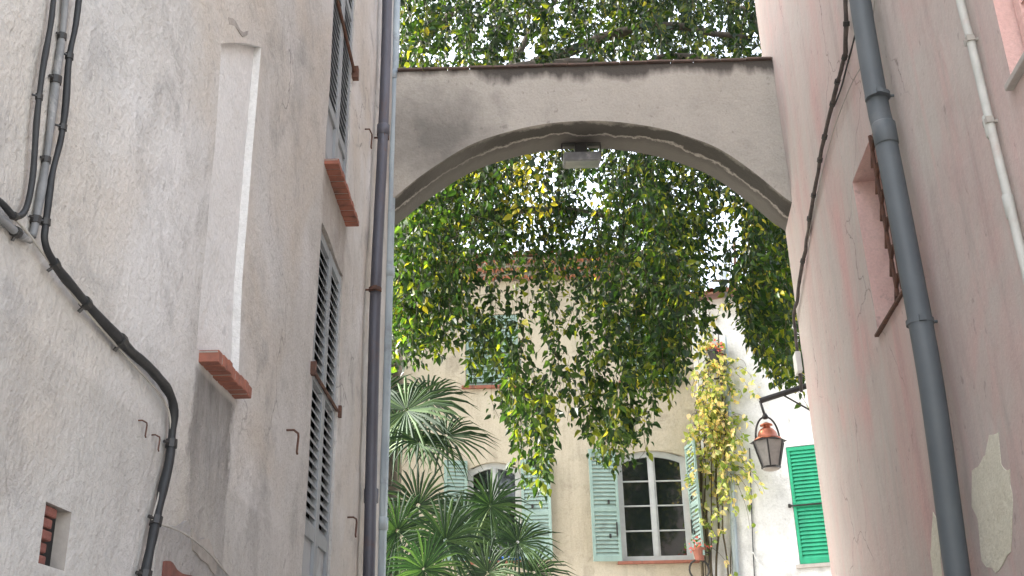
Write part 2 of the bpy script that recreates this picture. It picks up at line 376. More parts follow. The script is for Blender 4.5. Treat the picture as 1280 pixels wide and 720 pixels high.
# unseen wing added beyond the arch to keep sun off the pink wall
FL2 = Fr((-1.55, 0, 0), (0, 1, 0), (1, 0, 0))
wall(FL2, UE+.002, 9.7, 0, 13, step=1, amp=0, back=6).build('sun_block_wing', M['left_wall'], lb)
um = (wn+wf)/2
for (a, b) in ((wn+.012, um-.003), (um+.003, wf-.012)):
    shutter(FL, a, b, v_up_bot+.01, v_up_bot+2.28, -.045, [M['grey_shutter'], M['grey_panel']], lb, mid=(v_up_bot+1.5,), panel=(v_up_bot+.02, v_up_pan), pitch=.052, st=.045)
    s_ = shutter(FL, a, b, v_lo_mid-2.08, v_lo_top-.02, -.045, [M['grey_shutter'], M['grey_panel']], lb, mid=(v_lo_mid,), panel=(v_lo_mid-2.0, v_lo_pan), pitch=.052, st=.045)
mb = MB(); mb.tube([FL(wn-.03, v_lo_mid, .0), FL(wf+.03, v_lo_mid, .0)], .010, 6)
for u in (wn-.03, wf+.03): mb.box(FL, u-.015, u+.015, v_lo_mid-.035, v_lo_mid+.035, -.02, .022)
mb.build('shutter_bar', M['rust'], lb)
mb = MB(); vb = Lh(432, 55)[1]; mb.tube([FL(wn+.1, vb+.12, -.01), FL(wf+.04, vb, .01)], .012, 6); mb.box(FL, wf+.01, wf+.06, vb-.04, vb+.05, -.02, .035); mb.build('shutter_bar', M['rust'], lb)
def brick_sill(fr, u0, u1, v, n1, t_=.045, nb=9, name='window_sill', mats=None, par=None):
    mb = MB(); w = (u1-u0)/nb
    mb.box(fr, u0+.004, u1-.004, v-.001, v+.006, -.02, n1-.006, 1)
    for i in range(nb):
        j = random.uniform(-.003, .003)
        mb.box(fr, u0+w*i+.006, u0+w*(i+1)-.006, v-t_+j, v+.012+j, -.03, n1+j, 0)
    mb.box(fr, u0+.012, u1-.012, v-t_+.004, v, -.03, n1-.005, 1)
    return mb.build(name, mats or [M['terracotta'], M['mortar']], par, bevel=.003)
sv = Lh(406, 203, .0)[1]
brick_sill(FL, wn-.03, wf+.03, sv, .085, t_=.022, nb=11, par=lb)
s0 = Lh(250, 440, .0); s1 = FL.hit(315, 515, .07)
brick_sill(FL, s0[0]-.0, s1[0]+.0, s0[1], .065, t_=.03, nb=8, par=lb)
# patches of other render, slightly proud
def blob(fr, outline, n, rnd=.02, sub=5, ns=3):
    pts = []
    L = len(outline)
    for i in range(L):
        a, b = outline[i], outline[(i+1) % L]
        for k in range(sub):
            t_ = k/sub; u = a[0]+(b[0]-a[0])*t_; v = a[1]+(b[1]-a[1])*t_
            w = Vector((u*9, v*9, ns)); pts.append((u+rnd*noise.noise(w), v+rnd*noise.noise(w+Vector((7, 3, 1)))))
    return pts
from mathutils.geometry import delaunay_2d_cdt
def disp(fr, u, v):
    amp, sv_ = (.014, 0) if fr is FL else (.006, 3)
    w = amp*(noise.noise(Vector((u*1.3, v*1.3, sv_)))+.5*noise.noise(Vector((u*3.7, v*3.7, sv_+5))))
    return w
def patch(fr, pix, n, mat, name, par, rnd=.02, th=.012, label=None, sub=6):
    pts = blob(fr, [fr.hit(*p) for p in pix], n, rnd, sub); L = len(pts)
    us_ = [p[0] for p in pts]; vs_ = [p[1] for p in pts]; g = max(max(us_)-min(us_), max(vs_)-min(vs_))/12
    inner = [(x*g+min(us_)+.3*g, y*g+min(vs_)+.3*g) for x in range(13) for y in range(13)]
    vv, ee, ff, *_ = delaunay_2d_cdt([Vector(p) for p in pts+inner], [(i, (i+1) % L) for i in range(L)], [tuple(range(L))], 1, 1e-5)
    mb = MB(); mb.v = [fr(p.x, p.y, n+disp(fr, p.x, p.y)) for p in vv]; mb.f = [tuple(f) for f in ff]; mb.mi = [0]*len(ff)
    for a, b in zip(pts, pts[1:]+pts[:1]): mb.quad(fr(*a, n+disp(fr, *a)), fr(*b, n+disp(fr, *b)), fr(*b, -.03), fr(*a, -.03))
    o = mb.build(name, mat, par, label=label); bm = bmesh.new(); bm.from_mesh(o.data); bmesh.ops.remove_doubles(bm, verts=bm.verts, dist=1e-4)
    bmesh.ops.delete(bm, geom=[v for v in bm.verts if not v.link_faces], context='VERTS'); bm.to_mesh(o.data); bm.free(); return o
patch(FL, [(196, 660), (232, 662), (262, 690), (285, 722), (290, 760), (188, 760)], .004, M['patch_dark'], 'render_patch', lb, .04)
patch(FL, [(204, 700), (222, 706), (238, 724), (236, 750), (200, 750)], .009, M['brick'], 'exposed_brick', lb, .03)
patch(FL, [(236, 668), (256, 682), (268, 700), (262, 712), (236, 690)], .009, M['mortar'], 'exposed_mortar', lb, .03)
patch(FL, [(284, 18), (297, 36), (322, 46), (324, 49), (300, 44), (285, 28)], .006, M['mortar'], 'exposed_stone', lb, .02)
mb = MB()
for k in range(5):                                                  # broken bricks in the putlog hole
    a = hv0+(hv1-hv0)*k/5; mb.box(FL, hu0+.003, hu0+(hu1-hu0)*random.uniform(.5, .66), a+.003, a+(hv1-hv0)/5-.002, -.034, -.006-random.uniform(0, .008))
mb.build('exposed_brick', M['brick'], lb, bevel=.004)
def hook(fr, px, py, s=1.0, par=None):
    u, v = fr.hit(px, py, .03); mb = MB()
    mb.tube([fr(u-.05*s, v, .0), fr(u-.05*s, v, .05*s), fr(u+.04*s, v, .06*s), fr(u+.055*s, v-.02*s, .06*s), fr(u+.055*s, v-.12*s, .055*s), fr(u+.075*s, v-.13*s, .055*s)], .0075*s, 6)
    return mb.build('shutter_hook', M['rust'], par)
hook(FL, 461, 165, .8, lb); hook(FL, 368, 540, .7, lb); hook(FL, 441, 648, .8, lb); hook(FL, 187, 527, .3, lb); hook(FL, 203, 545, .3, lb)
# paired downpipes at the corner
def pipe_by_px(fr, pix, n, r, mat, name, par, seg=14, collars=(), cmat=None, cr_=1.22, brk=(), sm=True, label=None):
    pts = [fr.P(x, y, n) for x, y in pix]; mb = MB(); mb.tube(spline(pts, 4), r, seg)
    for c in collars:
        p = fr.P(c[0], c[1], n); mb.tube([p-UP*.05, p-UP*.045, p+UP*.045, p+UP*.05], [r, r*cr_, r*cr_, r], seg)
    o = mb.build(name, mat, par, smooth=True, label=label)
    for c in brk:
        p = fr.P(c[0], c[1], n); b = MB(); b.tube([p-UP*.012, p+UP*.012], r*1.14, seg)
        q = p-fr.nn*n; b.tube([p, q], .008, 6)
        b.box(lambda u, v, k: p+fr.u*u+UP*v+fr.nn*k, -r*1.32, -r*1.0, -.014, .014, -.01, .02)
        b.box(lambda u, v, k: p+fr.u*u+UP*v+fr.nn*k, r*1.0, r*1.32, -.014, .014, -.01, .02)
        b.build('pipe_bracket', cmat or mat, o)
    return o
pipe_by_px(FL, [(487, -260), (484, 0), (479, 163), (470, 353), (466, 500), (461, 720), (455, 900), (440, 1500)], .07, .041, M['zinc_dark'], 'downpipe', lb, collars=[(479, 163), (464, 620)], brk=[(469, 362), (479, 172)], cmat=M['rust'])
pc = Fr((-1.05+.09, UE+.02, 0), (1, 0, 0), (0, -1, 0))
pipe_by_px(pc, [(500, -260), (495, 0), (490, 170), (485, 360), (481, 520), (475, 720), (470, 900), (455, 1500)], .05, .043, M['zinc_pale'], 'downpipe', lb, collars=[(491, 95), (486, 340), (477, 655)], cmat=M['zinc_pale'], label='pale zinc downpipe at the corner')

# cables on the left wall
def cable(fr, pix, n, r, mat, name, label, cat='cable', clips=(), group=None, rmap=None, wob=0):
    rt = root(name, label, cat, fr.P(*pix[0], n), group); pts = spline([fr.P(x, y, n) for x, y in pix], 6)
    if wob: pts = [p+Vector((noise.noise(p*7), noise.noise(p*7+Vector((3, 1, 4))), 0))*wob for p in pts]
    rs = [r*(1+.25*noise.noise(p*14)) for p in pts]
    if rmap: rs = [a*rmap(i/(len(rs)-1)) for i, a in enumerate(rs)]
    mb = MB(); mb.tube(pts, rs, 8); mb.build('sheath', mat, rt, smooth=True)
    for c in clips:
        p = fr.P(c[0], c[1], n); k = min(range(len(pts)), key=lambda i: (pts[i]-p).length)
        p = pts[k]; d = (pts[min(k+1, len(pts)-1)]-pts[max(k-1, 0)]).normalized(); b = MB(); rr = rs[k]*1.35
        b.tube([p-d*rr*.7, p+d*rr*.7], rr, 8); e_ = d.cross(fr.nn).normalized(); b.tube([p+e_*rr*.5, p+e_*rr*1.6-fr.nn*n*.5], rr*.3, 6); b.build('clip', M['iron'], rt)
    return rt
cable(FL, [(76, -160), (67, 0), (53, 90), (46, 150), (41, 220), (32, 262), (18, 270), (0, 252), (-60, 200)], .02, .0068, M['cable'], 'power_cable', 'thin black cable curving back to the left edge of the grey wall', clips=[(49, 121), (18, 268)])
cable(FL, [(112, -160), (98, 0), (87, 70), (78, 160), (66, 225), (57, 278), (56, 305), (68, 330), (100, 370), (150, 425), (195, 468), (215, 500), (216, 545), (205, 610), (193, 660), (182, 720), (165, 830), (130, 1100)], .026, .0080, M['cable'], 'power_cable', 'thick black cable bundle snaking down the grey wall past the tiny hole',
      clips=[(87, 70), (79, 160), (57, 277), (70, 332), (107, 380), (150, 424), (215, 557), (196, 650), (182, 716)], rmap=lambda t_: .95+.85*max(0, min(1, (t_-.35)*4)), wob=.006)
cable(FL, [(88, -160), (81, 10), (70, 100), (58, 200), (45, 275), (40, 296)], .012, .0088, M['conduit'], 'cable_conduit', 'flaking grey conduit between the two black cables', 'conduit', clips=[(74, 44), (69, 106), (57, 200), (43, 274)])
cable(FL, [(-60, 230), (0, 273), (20, 290), (38, 300)], .012, .0088, M['conduit'], 'cable_conduit', 'short grey conduit slanting in from the left edge', 'conduit', clips=[(20, 290)])
cable(FL, [(-40, 222), (0, 254), (40, 298), (85, 360), (130, 415), (180, 470), (205, 500), (213, 530), (208, 580), (190, 650)], .02, .003, M['wire'], 'thin_wire', 'thin pale wire running beside the thick black cable bundle', 'wire')
cable(FL, [(198, 655), (215, 660), (235, 670), (262, 692), (290, 725)], .03, .0035, M['wire'], 'thin_wire', 'thin pale wire crossing the dark patch low on the grey wall', 'wire')

# ------------------------------------------------------------------ RIGHT BUILDING
rb = root('pink_house', 'tall house of faded streaky pink render lining the right side', 'house', (5, 4, 0))
Rh = FRt.hit
ru_f = Rh(1066, 228)[0]; ru_n = Rh(1124, 300)[0]; rv1 = Rh(1066, 228)[1]; rv0 = Rh(1092, 427)[1]
qu_f, qv = Rh(1266, 106)
ru_n = Rh(1118, 300)[0]; rdep = .26
print('rdep', rdep)
RH_ = 9.3
print('right', ru_f, ru_n, rv0, rv1, 'q', qu_f, qv)
mb = wall(FRt, -6.9, .0, 0, RH_, [(ru_n, ru_f, rv0, rv1, rdep, 1, 2), (qu_f-1.0, qu_f, qv, qv+1.7, .12, 1, 1)], step=.2, amp=.006, back=7, seedv=3)
mb.build('wall', [M['pink_wall'], M['jamb'], M['black']], rb)
# grille of the barred window
mb = MB(); gn = .012; g_u = Rh(1104, 250)[0]
for k in range(3): mb.tube([FRt(g_u-.11*k, rv0+.01, gn), FRt(g_u-.11*k, rv1-.01, gn)], .011, 6)
for k in range(6):
    v = rv0+(rv1-rv0)*(k+.35)/6
    mb.tube([FRt(ru_n, v+.05, gn), FRt(g_u, v, gn), FRt(g_u+.06, v-.08, gn)], [.011, .011, .010], 6)
mb.build('window_grille', M['rust'], rb)
mb = MB(); mb.box(FRt, ru_n-.03, ru_f+.01, rv0-.014, rv0+.004, -.2, .02); mb.build('window_sill', M['rust'], rb, bevel=.004)
mb = MB(); mb.box(FRt, qu_f-1.03, qu_f+.01, qv-.022, qv+.004, -.1, .03); mb.build('window_sill', M['stone'], rb, bevel=.004)
shutter(FRt, qu_f-.98, qu_f-.5, qv+.03, qv+1.68, -.10, M['jamb'], rb, mid=(qv+.8,)); shutter(FRt, qu_f-.49, qu_f-.02, qv+.03, qv+1.68, -.10, M['jamb'], rb, mid=(qv+.8,))
pipe_by_px(FRt, [(1040, -240), (1075, 0), (1097, 130), (1108, 180), (1150, 400), (1170, 520), (1197, 720), (1225, 900), (1300, 1400)], .085, .058, M['pvc'], 'downpipe', rb, seg=24, brk=[(1097, 121), (1150, 403)], cmat=M['pvc'], label='thick dark grey downpipe')
p = FRt.P(1106, 166, .085); mb = MB(); mb.tube([p-UP*.075, p-UP*.07, p+UP*.05, p+UP*.055], [.058, .0615, .0615, .058], 24); mb.build('pipe_collar', M['pvc'], [o for o in rb.children if o.name.startswith('downpipe')][0], smooth=True)
pipe_by_px(FRt, [(1150, -220), (1200, 0), (1213, 50), (1237, 152), (1262, 255), (1280, 330), (1310, 450), (1370, 700)], .03, .017, M['pvc_pale'], 'downpipe', rb, collars=[(1262, 258), (1237, 158)], brk=[(1213, 50), (1237, 152)], cmat=M['wire'], label='thin white pipe')
patch(FRt, [(1235, 545), (1248, 540), (1250, 580), (1262, 585), (1264, 640), (1263, 690), (1245, 718), (1228, 700), (1222, 650), (1215, 630), (1216, 590), (1232, 572)], .003, M['cream_patch'], 'paint_patch', rb, .03, sub=5)
patch(FRt, [(1167, 640), (1173, 650), (1180, 760), (1170, 760), (1164, 690)], .003, M['cream_patch'], 'paint_patch', rb, .015)
cable(FRt, [(1030, -260), (1052, -60), (1058, 30), (1053, 80), (1040, 130), (1022, 215), (1008, 300), (997, 370), (993, 395), (996, 430), (1002, 490)], .028, .015, M['cable_old'], 'power_cable', 'knotty brown black cable bundle sagging down the pink wall', clips=[(1057, 28), (1055, 70), (1048, 105), (1040, 135), (1033, 175), (1027, 205), (1018, 240), (1012, 280), (1006, 330)], wob=.012)
cable(FRt, [(1072, 30), (1066, 55), (1058, 85), (1052, 108), (1044, 130)], .035, .006, M['cable'], 'power_cable', 'short thin black cable joining the bundle beside the thick grey downpipe')
cable(FRt, [(1100, -60), (1085, 60), (1062, 110), (1040, 170), (1020, 250), (1003, 340), (996, 385)], .018, .003, M['wire'], 'thin_wire', 'thin pale wire hanging beside the brown cable bundle on the pink wall', 'wire')
u, v = Rh(999, 462); mb = MB(); mb.box(FRt, u-.25, u-.10, v-.09, v+.09, .012, .06); o = tag(mb.build('junction_box', M['plastic_white'], bevel=.008), 'small white plastic junction box on the edge of the pink wall', 'junction box')

# ------------------------------------------------------------------ ARCH
ar = root('stone_arch', 'grey rendered flying arch bridging the lane between the two houses', 'arch', (.7, 8.2, 0))
front = [(488, 250), (530, 217), (584, 183), (634, 165), (688, 154), (751, 151), (813, 158), (855, 169), (897, 185), (938, 212), (980, 246)]
fp = [at(x, y, D) for x, y in front]; a, b = fp[0], fp[-1]
fp = [Vector((-1.56, D, a.z-.55)), Vector((-1.25, D, a.z-.17))]+fp+[Vector((b.x+.16, D, b.z-.16)), Vector((b.x+.5, D, b.z-.7))]
fp = spline(fp, 5)
ta, tb = at(497, 90, D), at(950, 76, D); th0 = 8.485
print('arch top', ta, tb, 'spring', a, b)
def topz(x): return ta.z+(tb.z-ta.z)*(x-ta.x)/(tb.x-ta.x)
mb = MB(); xr = b.x+.5
def strip(y, flip):
    for p, q in zip(fp, fp[1:]):
        n = 5
        for k in range(n):
            f0, f1 = k/n, (k+1)/n
            g_ = lambda P_, f_: Vector((P_.x, y, P_.z+(topz(P_.x)-P_.z)*f_))
            qd = (g_(p, f0), g_(q, f0), g_(q, f1), g_(p, f1)); mb.quad(*(qd if not flip else qd[::-1]))
strip(D, False); strip(th0, True)
for p, q in zip(fp, fp[1:]):
    for k in range(3):
        y0, y1 = D+(th0-D)*k/3, D+(th0-D)*(k+1)/3
        mb.quad(Vector((p.x, y1, p.z)), Vector((q.x, y1, q.z)), Vector((q.x, y0, q.z)), Vector((p.x, y0, p.z)))
mb.quad(*[Vector(v) for v in ((fp[0].x, D, topz(fp[0].x)), (xr, D, topz(xr)), (xr, th0, topz(xr)), (fp[0].x, th0, topz(fp[0].x)))])
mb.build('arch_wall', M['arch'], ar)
mb = MB(); x = -1.0; xe = tb.x+.12
while x < xe:
    w = random.uniform(.2, .26); z0 = topz(x)+.004+random.uniform(-.004, .006)
    mb.hexa([Vector(v) for v in ((x, D-.03, z0), (x+w-.006, D-.03, z0), (x+w-.006, th0+.05, z0), (x, th0+.05, z0), (x, D-.03, z0+.02), (x+w-.006, D-.03, z0+.02), (x+w-.006, th0+.05, z0+.03), (x, th0+.05, z0+.03))]); x += w
mb.build('coping', M['old_tile'], ar, bevel=.004)
# floodlight under the crown
c = at(727, 199, 8.4); zt = max(p.z for p in fp)
fl = root('floodlight', 'rectangular floodlight fixed under the crown of the grey arch', 'floodlight', c)
W = lambda u, v, n: Vector((c.x+u, c.y-n, c.z+v))
mb = MB(); mb.hexa([W(-.17, -.06, .1), W(.17, -.06, .1), W(.17, -.02, -.14), W(-.17, -.02, -.14), W(-.17, .03, .09), W(.17, .03, .09), W(.17, .05, -.13), W(-.17, .05, -.13)]); mb.build('housing', M['conduit'], fl, bevel=.01)
mb = MB(); mb.hexa([W(-.15, -.066, .085), W(.15, -.066, .085), W(.15, -.03, -.12), W(-.15, -.03, -.12), W(-.15, -.06, .085), W(.15, -.06, .085), W(.15, -.024, -.12), W(-.15, -.024, -.12)]); mb.build('lens', M['lens'], fl)
mb = MB(); mb.box(W, -.184, -.172, -.01, zt-c.z, -.012, .012); mb.box(W, .172, .184, -.01, zt-c.z, -.012, .012); mb.box(W, -.184, .184, zt-c.z-.01, zt-c.z+.03, -.03, .03); mb.box(W, -.06, .05, .05, zt-c.z-.02, -.05, .04); mb.build('mounting_bracket', M['iron'], fl, bevel=.003)

# ------------------------------------------------------------------ HOUSE BEHIND
hx0, hx1 = FH.hit(503, 550)[0], FH.hit(882, 600)[0]
ez = FH.hit(640, 352)[1]
hs = root('cream_house', 'cream rendered house with mint green shutters behind the hanging foliage', 'house', ((hx0+hx1)/2, HY+4, 0))
def rectpx(x0, x1, y0, y1):
    ua, va = FH.hit((x0), (y1)); ub, vb = FH.hit(x1, y0); return ua, ub, va, vb
Wr = rectpx(778, 856, 562, 702); Wl = rectpx(585, 650, 577, 702)
Ul = rectpx(582, 647, 392, 483); Ur = rectpx(778, 841, 395, 477)
Ul = (Ul[0], Ul[1], Ul[2], Ul[3]); print('house', hx0, hx1, ez, Wr, Wl, Ul, Ur)
hh = [(*Wr, .16, 0, None), (*Wl, .16, 0, None), (*Ul, .1, 0, 1), (*Ur, .1, 0, 1)]
wall(FH, hx0, hx1, 0, ez+.3, hh, step=.3, amp=.01, back=8, seedv=9).build('wall', [M['house_wall'], M['black']], hs)
def arched_window(w, par, pot=False):
    u0, u1, v0, v1 = w; rise = .12; mb = MB(); N = 10
    for k in range(N):                                              # plaster head with a segmental curve
        a, b = k/N, (k+1)/N; za = v1-rise*(2*a-1)**2; zb = v1-rise*(2*b-1)**2; ua, ub = u0+(u1-u0)*a, u0+(u1-u0)*b
        mb.hexa([FH(ua, za, -.16), FH(ub, zb, -.16), FH(ub, zb, 0.001), FH(ua, za, 0.001), FH(ua, v1+.001, -.16), FH(ub, v1+.001, -.16), FH(ub, v1+.001, .001), FH(ua, v1+.001, .001)])
    mb.build('window_head', M['house_wall'], par)
    fr_ = MB(); f = .06
    fr_.box(FH, u0+.002, u0+f, v0, v1, -.15, -.06); fr_.box(FH, u1-f, u1-.002, v0, v1, -.15, -.06); fr_.box(FH, u0+f, u1-f, v0, v0+.09, -.15, -.06)
    for k in range(N):
        a, b = k/N, (k+1)/N; za = v1-rise*(2*a-1)**2-.001; zb = v1-rise*(2*b-1)**2-.001; ua, ub = u0+f+(u1-u0-2*f)*a, u0+f+(u1-u0-2*f)*b
        fr_.hexa([FH(ua, za-.1, -.15), FH(ub, zb-.1, -.15), FH(ub, zb-.1, -.062), FH(ua, za-.1, -.062), FH(ua, za, -.15), FH(ub, zb, -.15), FH(ub, zb, -.062), FH(ua, za, -.062)])
    o = fr_.build('window', M['window_paint'], par)
    um_ = (u0+u1)/2; cs = MB(); cs.box(FH, um_-.03, um_+.03, v0+.09, v1-.1, -.14, -.05)
    for k in range(1, 4):
        vv = v0+.09+(v1-v0-.19)*k/4; cs.box(FH, u0+f, um_-.03, vv-.011, vv+.011, -.135, -.075); cs.box(FH, um_+.03, u1-f, vv-.011, vv+.011, -.135, -.075)
    for a in (u0+f, um_-.058, um_+.03, u1-f-.035): cs.box(FH, a, a+.035, v0+.09, v1-.1, -.14, -.07)
    cs.build('casement', M['window_paint'], o)
    for a, b in ((u0+f, um_), (um_, u1-f)):
        g_ = MB(); g_.quad(FH(a, v0+.05, -.11), FH(b, v0+.05, -.11), FH(b, v1, -.11), FH(a, v1, -.11)); g_.build('pane', M['glass'], o)
    g_ = MB(); g_.quad(FH(u0, v0, -.155), FH(u1, v0, -.155), FH(u1, v1, -.155), FH(u0, v1, -.155)); g_.build('backing', M['black'], o)
    s_ = MB(); s_.box(FH, u0-.08, u1+.08, v0-.05, v0-.001, -.1, .07); s_.build('window_sill', M['terracotta'], par, bevel=.005)
arched_window(Wr, hs); arched_window(Wl, hs)
mb = MB(); mb.box(FH, Wl[0]+.35, Wl[1]-.02, Wl[2]+.002, Wl[2]+.06, -.04, .06); tag(mb.build('window_tray', M['blue'], bevel=.006), 'bright blue tray on the sill of the window behind the palm', 'tray')
def hinged(u_h, ang, w, v0, v1, side, par):
    """open leaf hinged at u_h, swung to angle from the wall"""
    c_, s_ = math.cos(ang), math.sin(ang); f = Fr(FH(u_h, 0, .02), FH.u*(c_*side)+FH.nn*s_, FH.nn*c_-FH.u*(s_*side))
    o = shutter(f, .01, w, v0, v1, 0, M['mint'], par, mid=((v0*.55+v1*.45),), pitch=.065, st=.05)
    for k in (.2, .5):
        mb = MB(); mb.box(f, w*.35, w*.42, v0+(v1-v0)*k, v0+(v1-v0)*k+.07, .034, .05); mb.build('catch', M['iron'], o)
    mb = MB(); mb.box(f, w*.12, w*.16, v0+(v1-v0)*.22, v0+(v1-v0)*.34, .034, .05); mb.build('latch', M['iron'], o)
wd = (Wr[1]-Wr[0])/2
hinged(Wr[0]-.0, R(8), .50, Wr[2], Wr[3]+.02, -1, hs)
hinged(Wr[1]+.02, R(83), .56, Wr[2], Wr[3]+.04, 1, hs)
hinged(Wl[0], R(15), .42, Wl[2], Wl[3]+.02, -1, hs)
hinged(Wl[1], R(6), .52, Wl[2], Wl[3]+.02, 1, hs)
for U in (Ul, Ur):
    m_ = (U[0]+U[1])/2
    for a, b in ((U[0]+.005, m_-.003), (m_+.003, U[1]-.005)): shutter(FH, a, b, U[2]+.01, U[3]-.01, -.06, M['mint'], hs, mid=(U[2]+(U[3]-U[2])*.45,), pitch=.065, st=.05)
    mb = MB(); mb.tube([FH(U[0], U[2]+(U[3]-U[2])*.45, 0), FH(U[1], U[2]+(U[3]-U[2])*.45, 0)], .013, 6); mb.build('shutter_bar', M['iron'], hs); mb = MB(); mb.tube([FH(U[0], U[2]+.06, 0), FH(U[1], U[2]+.06, 0)], .01, 6); mb.build('shutter_bar', M['iron'], hs)
    mb = MB(); mb.box(FH, U[0]-.07, U[1]+.05, U[2]-.055, U[2]-.001, -.08, .07); mb.build('window_sill', M['terracotta'], hs, bevel=.005)
# genoise eave of scalloped tiles, tiled roof
mb = MB(); bd = MB()
for row in range(3):
    n0 = .0+.12*row; zz = ez+.11*row; x = hx0-.12*row
    while x < hx1:
        for k in range(6):
            a, b = math.pi*k/6, math.pi*(k+1)/6; r0, r1 = .075, .06; cx = x+.09
            f0 = lambda A, r_, n_: FH(cx-math.cos(A)*r_, zz+math.sin(A)*r_, n_)
            mb.hexa([f0(a, r1, -.05), f0(b, r1, -.05), f0(b, r1, n0+.13), f0(a, r1, n0+.13), f0(a, r0, -.05), f0(b, r0, -.05), f0(b, r0, n0+.13), f0(a, r0, n0+.13)])
        x += .18
    bd.box(FH, hx0-.12*row, hx1, zz+.076, zz+.108, -.05, n0+.14)
    bd.box(FH, hx0, hx1-.001, zz+.0, zz+.074, -.05, n0+.03)
mb.build('eave_tiles', M['roof_tile'], hs); bd.build('eave_bed', M['mortar'], hs)
rz = ez+.34; mb = MB(); x = hx0-.4; sl = .32
while x < hx1+.02:
    for k in range(5):
        a, b = math.pi*k/5, math.pi*(k+1)/5; q = lambda A, Y: Vector((x+.1-math.cos(A)*.09, Y, rz+math.sin(A)*.07+(Y-HY+.5)*sl))
        mb.quad(q(a, HY-.5), q(b, HY-.5), q(b, HY+4), q(a, HY+4))
    x += .2
mb.quad(Vector((hx0-.4, HY-.48, rz)), Vector((hx1, HY-.48, rz)), Vector((hx1, HY+4, rz+4.48*sl)), Vector((hx0-.4, HY+4, rz+4.48*sl)))
mb.quad(Vector((hx0-.4, HY+4, rz+4.48*sl)), Vector((hx1, HY+4, rz+4.48*sl)), Vector((hx1, HY+8, rz+.3)), Vector((hx0-.4, HY+8, rz+.3)))
mb.build('roof', M['roof_tile'], hs)
# small spotlight-like bracket lamps on the facade near its corner
for i, (px, py, lab) in enumerate(((873, 522, 'lower of two small dark cone lamps near the corner of the cream house'), (865, 452, 'upper of two small dark cone lamps near the corner of the cream house'))):
    p = FH.P(px, py, .12); rt = root('spot_lamp', lab, 'lamp', p, 'cone lamps on the cream house')
    mb = MB(); mb.tube([p+Vector((0, .12, .12)), p+Vector((0, 0, .1))], .012, 6); mb.build('mounting_arm', M['iron'], rt)
    mb = MB(); mb.lathe(p, [(.09, -.14), (.095, -.12), (.04, .1), (.02, .13)], 10); mb.build('shade', M['stone'] if i else M['iron'], rt, smooth=True)

# ------------------------------------------------------------------ WHITE HOUSE
wh = root('white_house', 'whitewashed house with bright green shutters beyond the lantern', 'house', (wo.x+3, wo.y+2, 0))
g0 = FW.hit(1000, 706); g1 = FW.hit(992, 558); gm = FW.hit(995, 632)
print('white', g0, g1)
wall(FW, -.5, 6, 0, 8.6, [(g0[0], g0[0]+1.1, g0[1], g1[1], .08, 0, 1)], step=.3, amp=.012, back=4, seedv=12).build('wall', [M['white_wall'], M['black']], wh)
for a, b in ((g0[0]+.005, g0[0]+.547), (g0[0]+.553, g0[0]+1.095)): shutter(FW, a, b, g0[1]+.01, g1[1]-.01, -.04, M['green'], wh, mid=(gm[1],), pitch=.06, st=.05)
mb = MB(); mb.tube([FW(g0[0]-.05, gm[1], .012), FW(g0[0]+1.12, gm[1], .012)], .014, 6); mb.box(FW, g0[0]-.07, g0[0]-.03, gm[1]-.03, gm[1]+.03, 0, .03); mb.build('shutter_bar', M['iron'], wh)
mb = MB(); mb.box(FW, g0[0]-.06, g0[0]+1.15, g0[1]-.06, g0[1]-.001, -.07, .06); mb.build('window_sill', M['stone'], wh, bevel=.005)
mb = MB(); x = -.5
rzw = 8.6
while x < 6:
    for k in range(5):
        a, b = math.pi*k/5, math.pi*(k+1)/5; q = lambda A, n: FW(x+.1-math.cos(A)*.09, rzw+.03+math.sin(A)*.07+(.35-n)*.3, n)
        mb.quad(q(a, .35), q(b, .35), q(b, -3), q(a, -3))
    x += .2
mb.quad(FW(-.5, rzw+.02, .33), FW(6, rzw+.02, .33), FW(6, rzw+1.02, -3), FW(-.5, rzw+1.02, -3)); mb.build('roof', M['roof_tile'], wh)
for pix, n, r, mt, lb_ in (([(905, 300), (909, 480), (914, 600), (920, 720), (926, 900)], .10, .055, M['zinc_pale'], 'pale blue grey downpipe'), ([(918, 300), (922, 480), (929, 620), (937, 720), (945, 900)], .05, .028, M['rust'], 'rusty brown downpipe')):
    mb = MB(); mb.tube([FH.P(x, y, n+.3) for x, y in pix], r, 10); mb.build('downpipe', mt, wh, smooth=True, label=lb_)
def loose(pts, r, name, label, mat, cat='wire'):
    mb = MB(); mb.tube(spline(pts, 5), r, 6); return tag(mb.build(name, mat, smooth=True), label, cat)
loose([FW.P(x, y, .02) for x, y in ((937, 560), (939, 620), (941, 680), (944, 740))], .008, 'thin_wire', 'dark wire running straight down the whitewashed wall', M['cable'])
loose([FW.P(x, y, .05) for x, y in ((941, 690), (950, 706), (968, 715), (985, 714), (1000, 708))], .008, 'thin_wire', 'pale wire looping along the foot of the white wall below the green shutters', M['plastic_white'])

# unseen tall house added left of the cream house to shade the white wall
nh = root('shade_block_house', 'unseen tall plain house added left of the cream house to block the sun', 'house', (-6, 19, 0))
FN = Fr((-2.75, 0, 0), (0, 1, 0), (1, 0, 0)); wall(FN, 17.2, 26, 0, 12.6, step=1, amp=0, back=6).build('wall', M['house_wall'], nh)
mb = MB(); mb.quad(Vector((-9, 17, 12.62)), Vector((-2.5, 17, 12.62)), Vector((-2.5, 21.6, 14)), Vector((-9, 21.6, 14))); mb.quad(Vector((-9, 21.6, 14)), Vector((-2.5, 21.6, 14)), Vector((-2.5, 26.2, 12.62)), Vector((-9, 26.2, 12.62))); mb.build('roof', M['roof_tile'], nh)

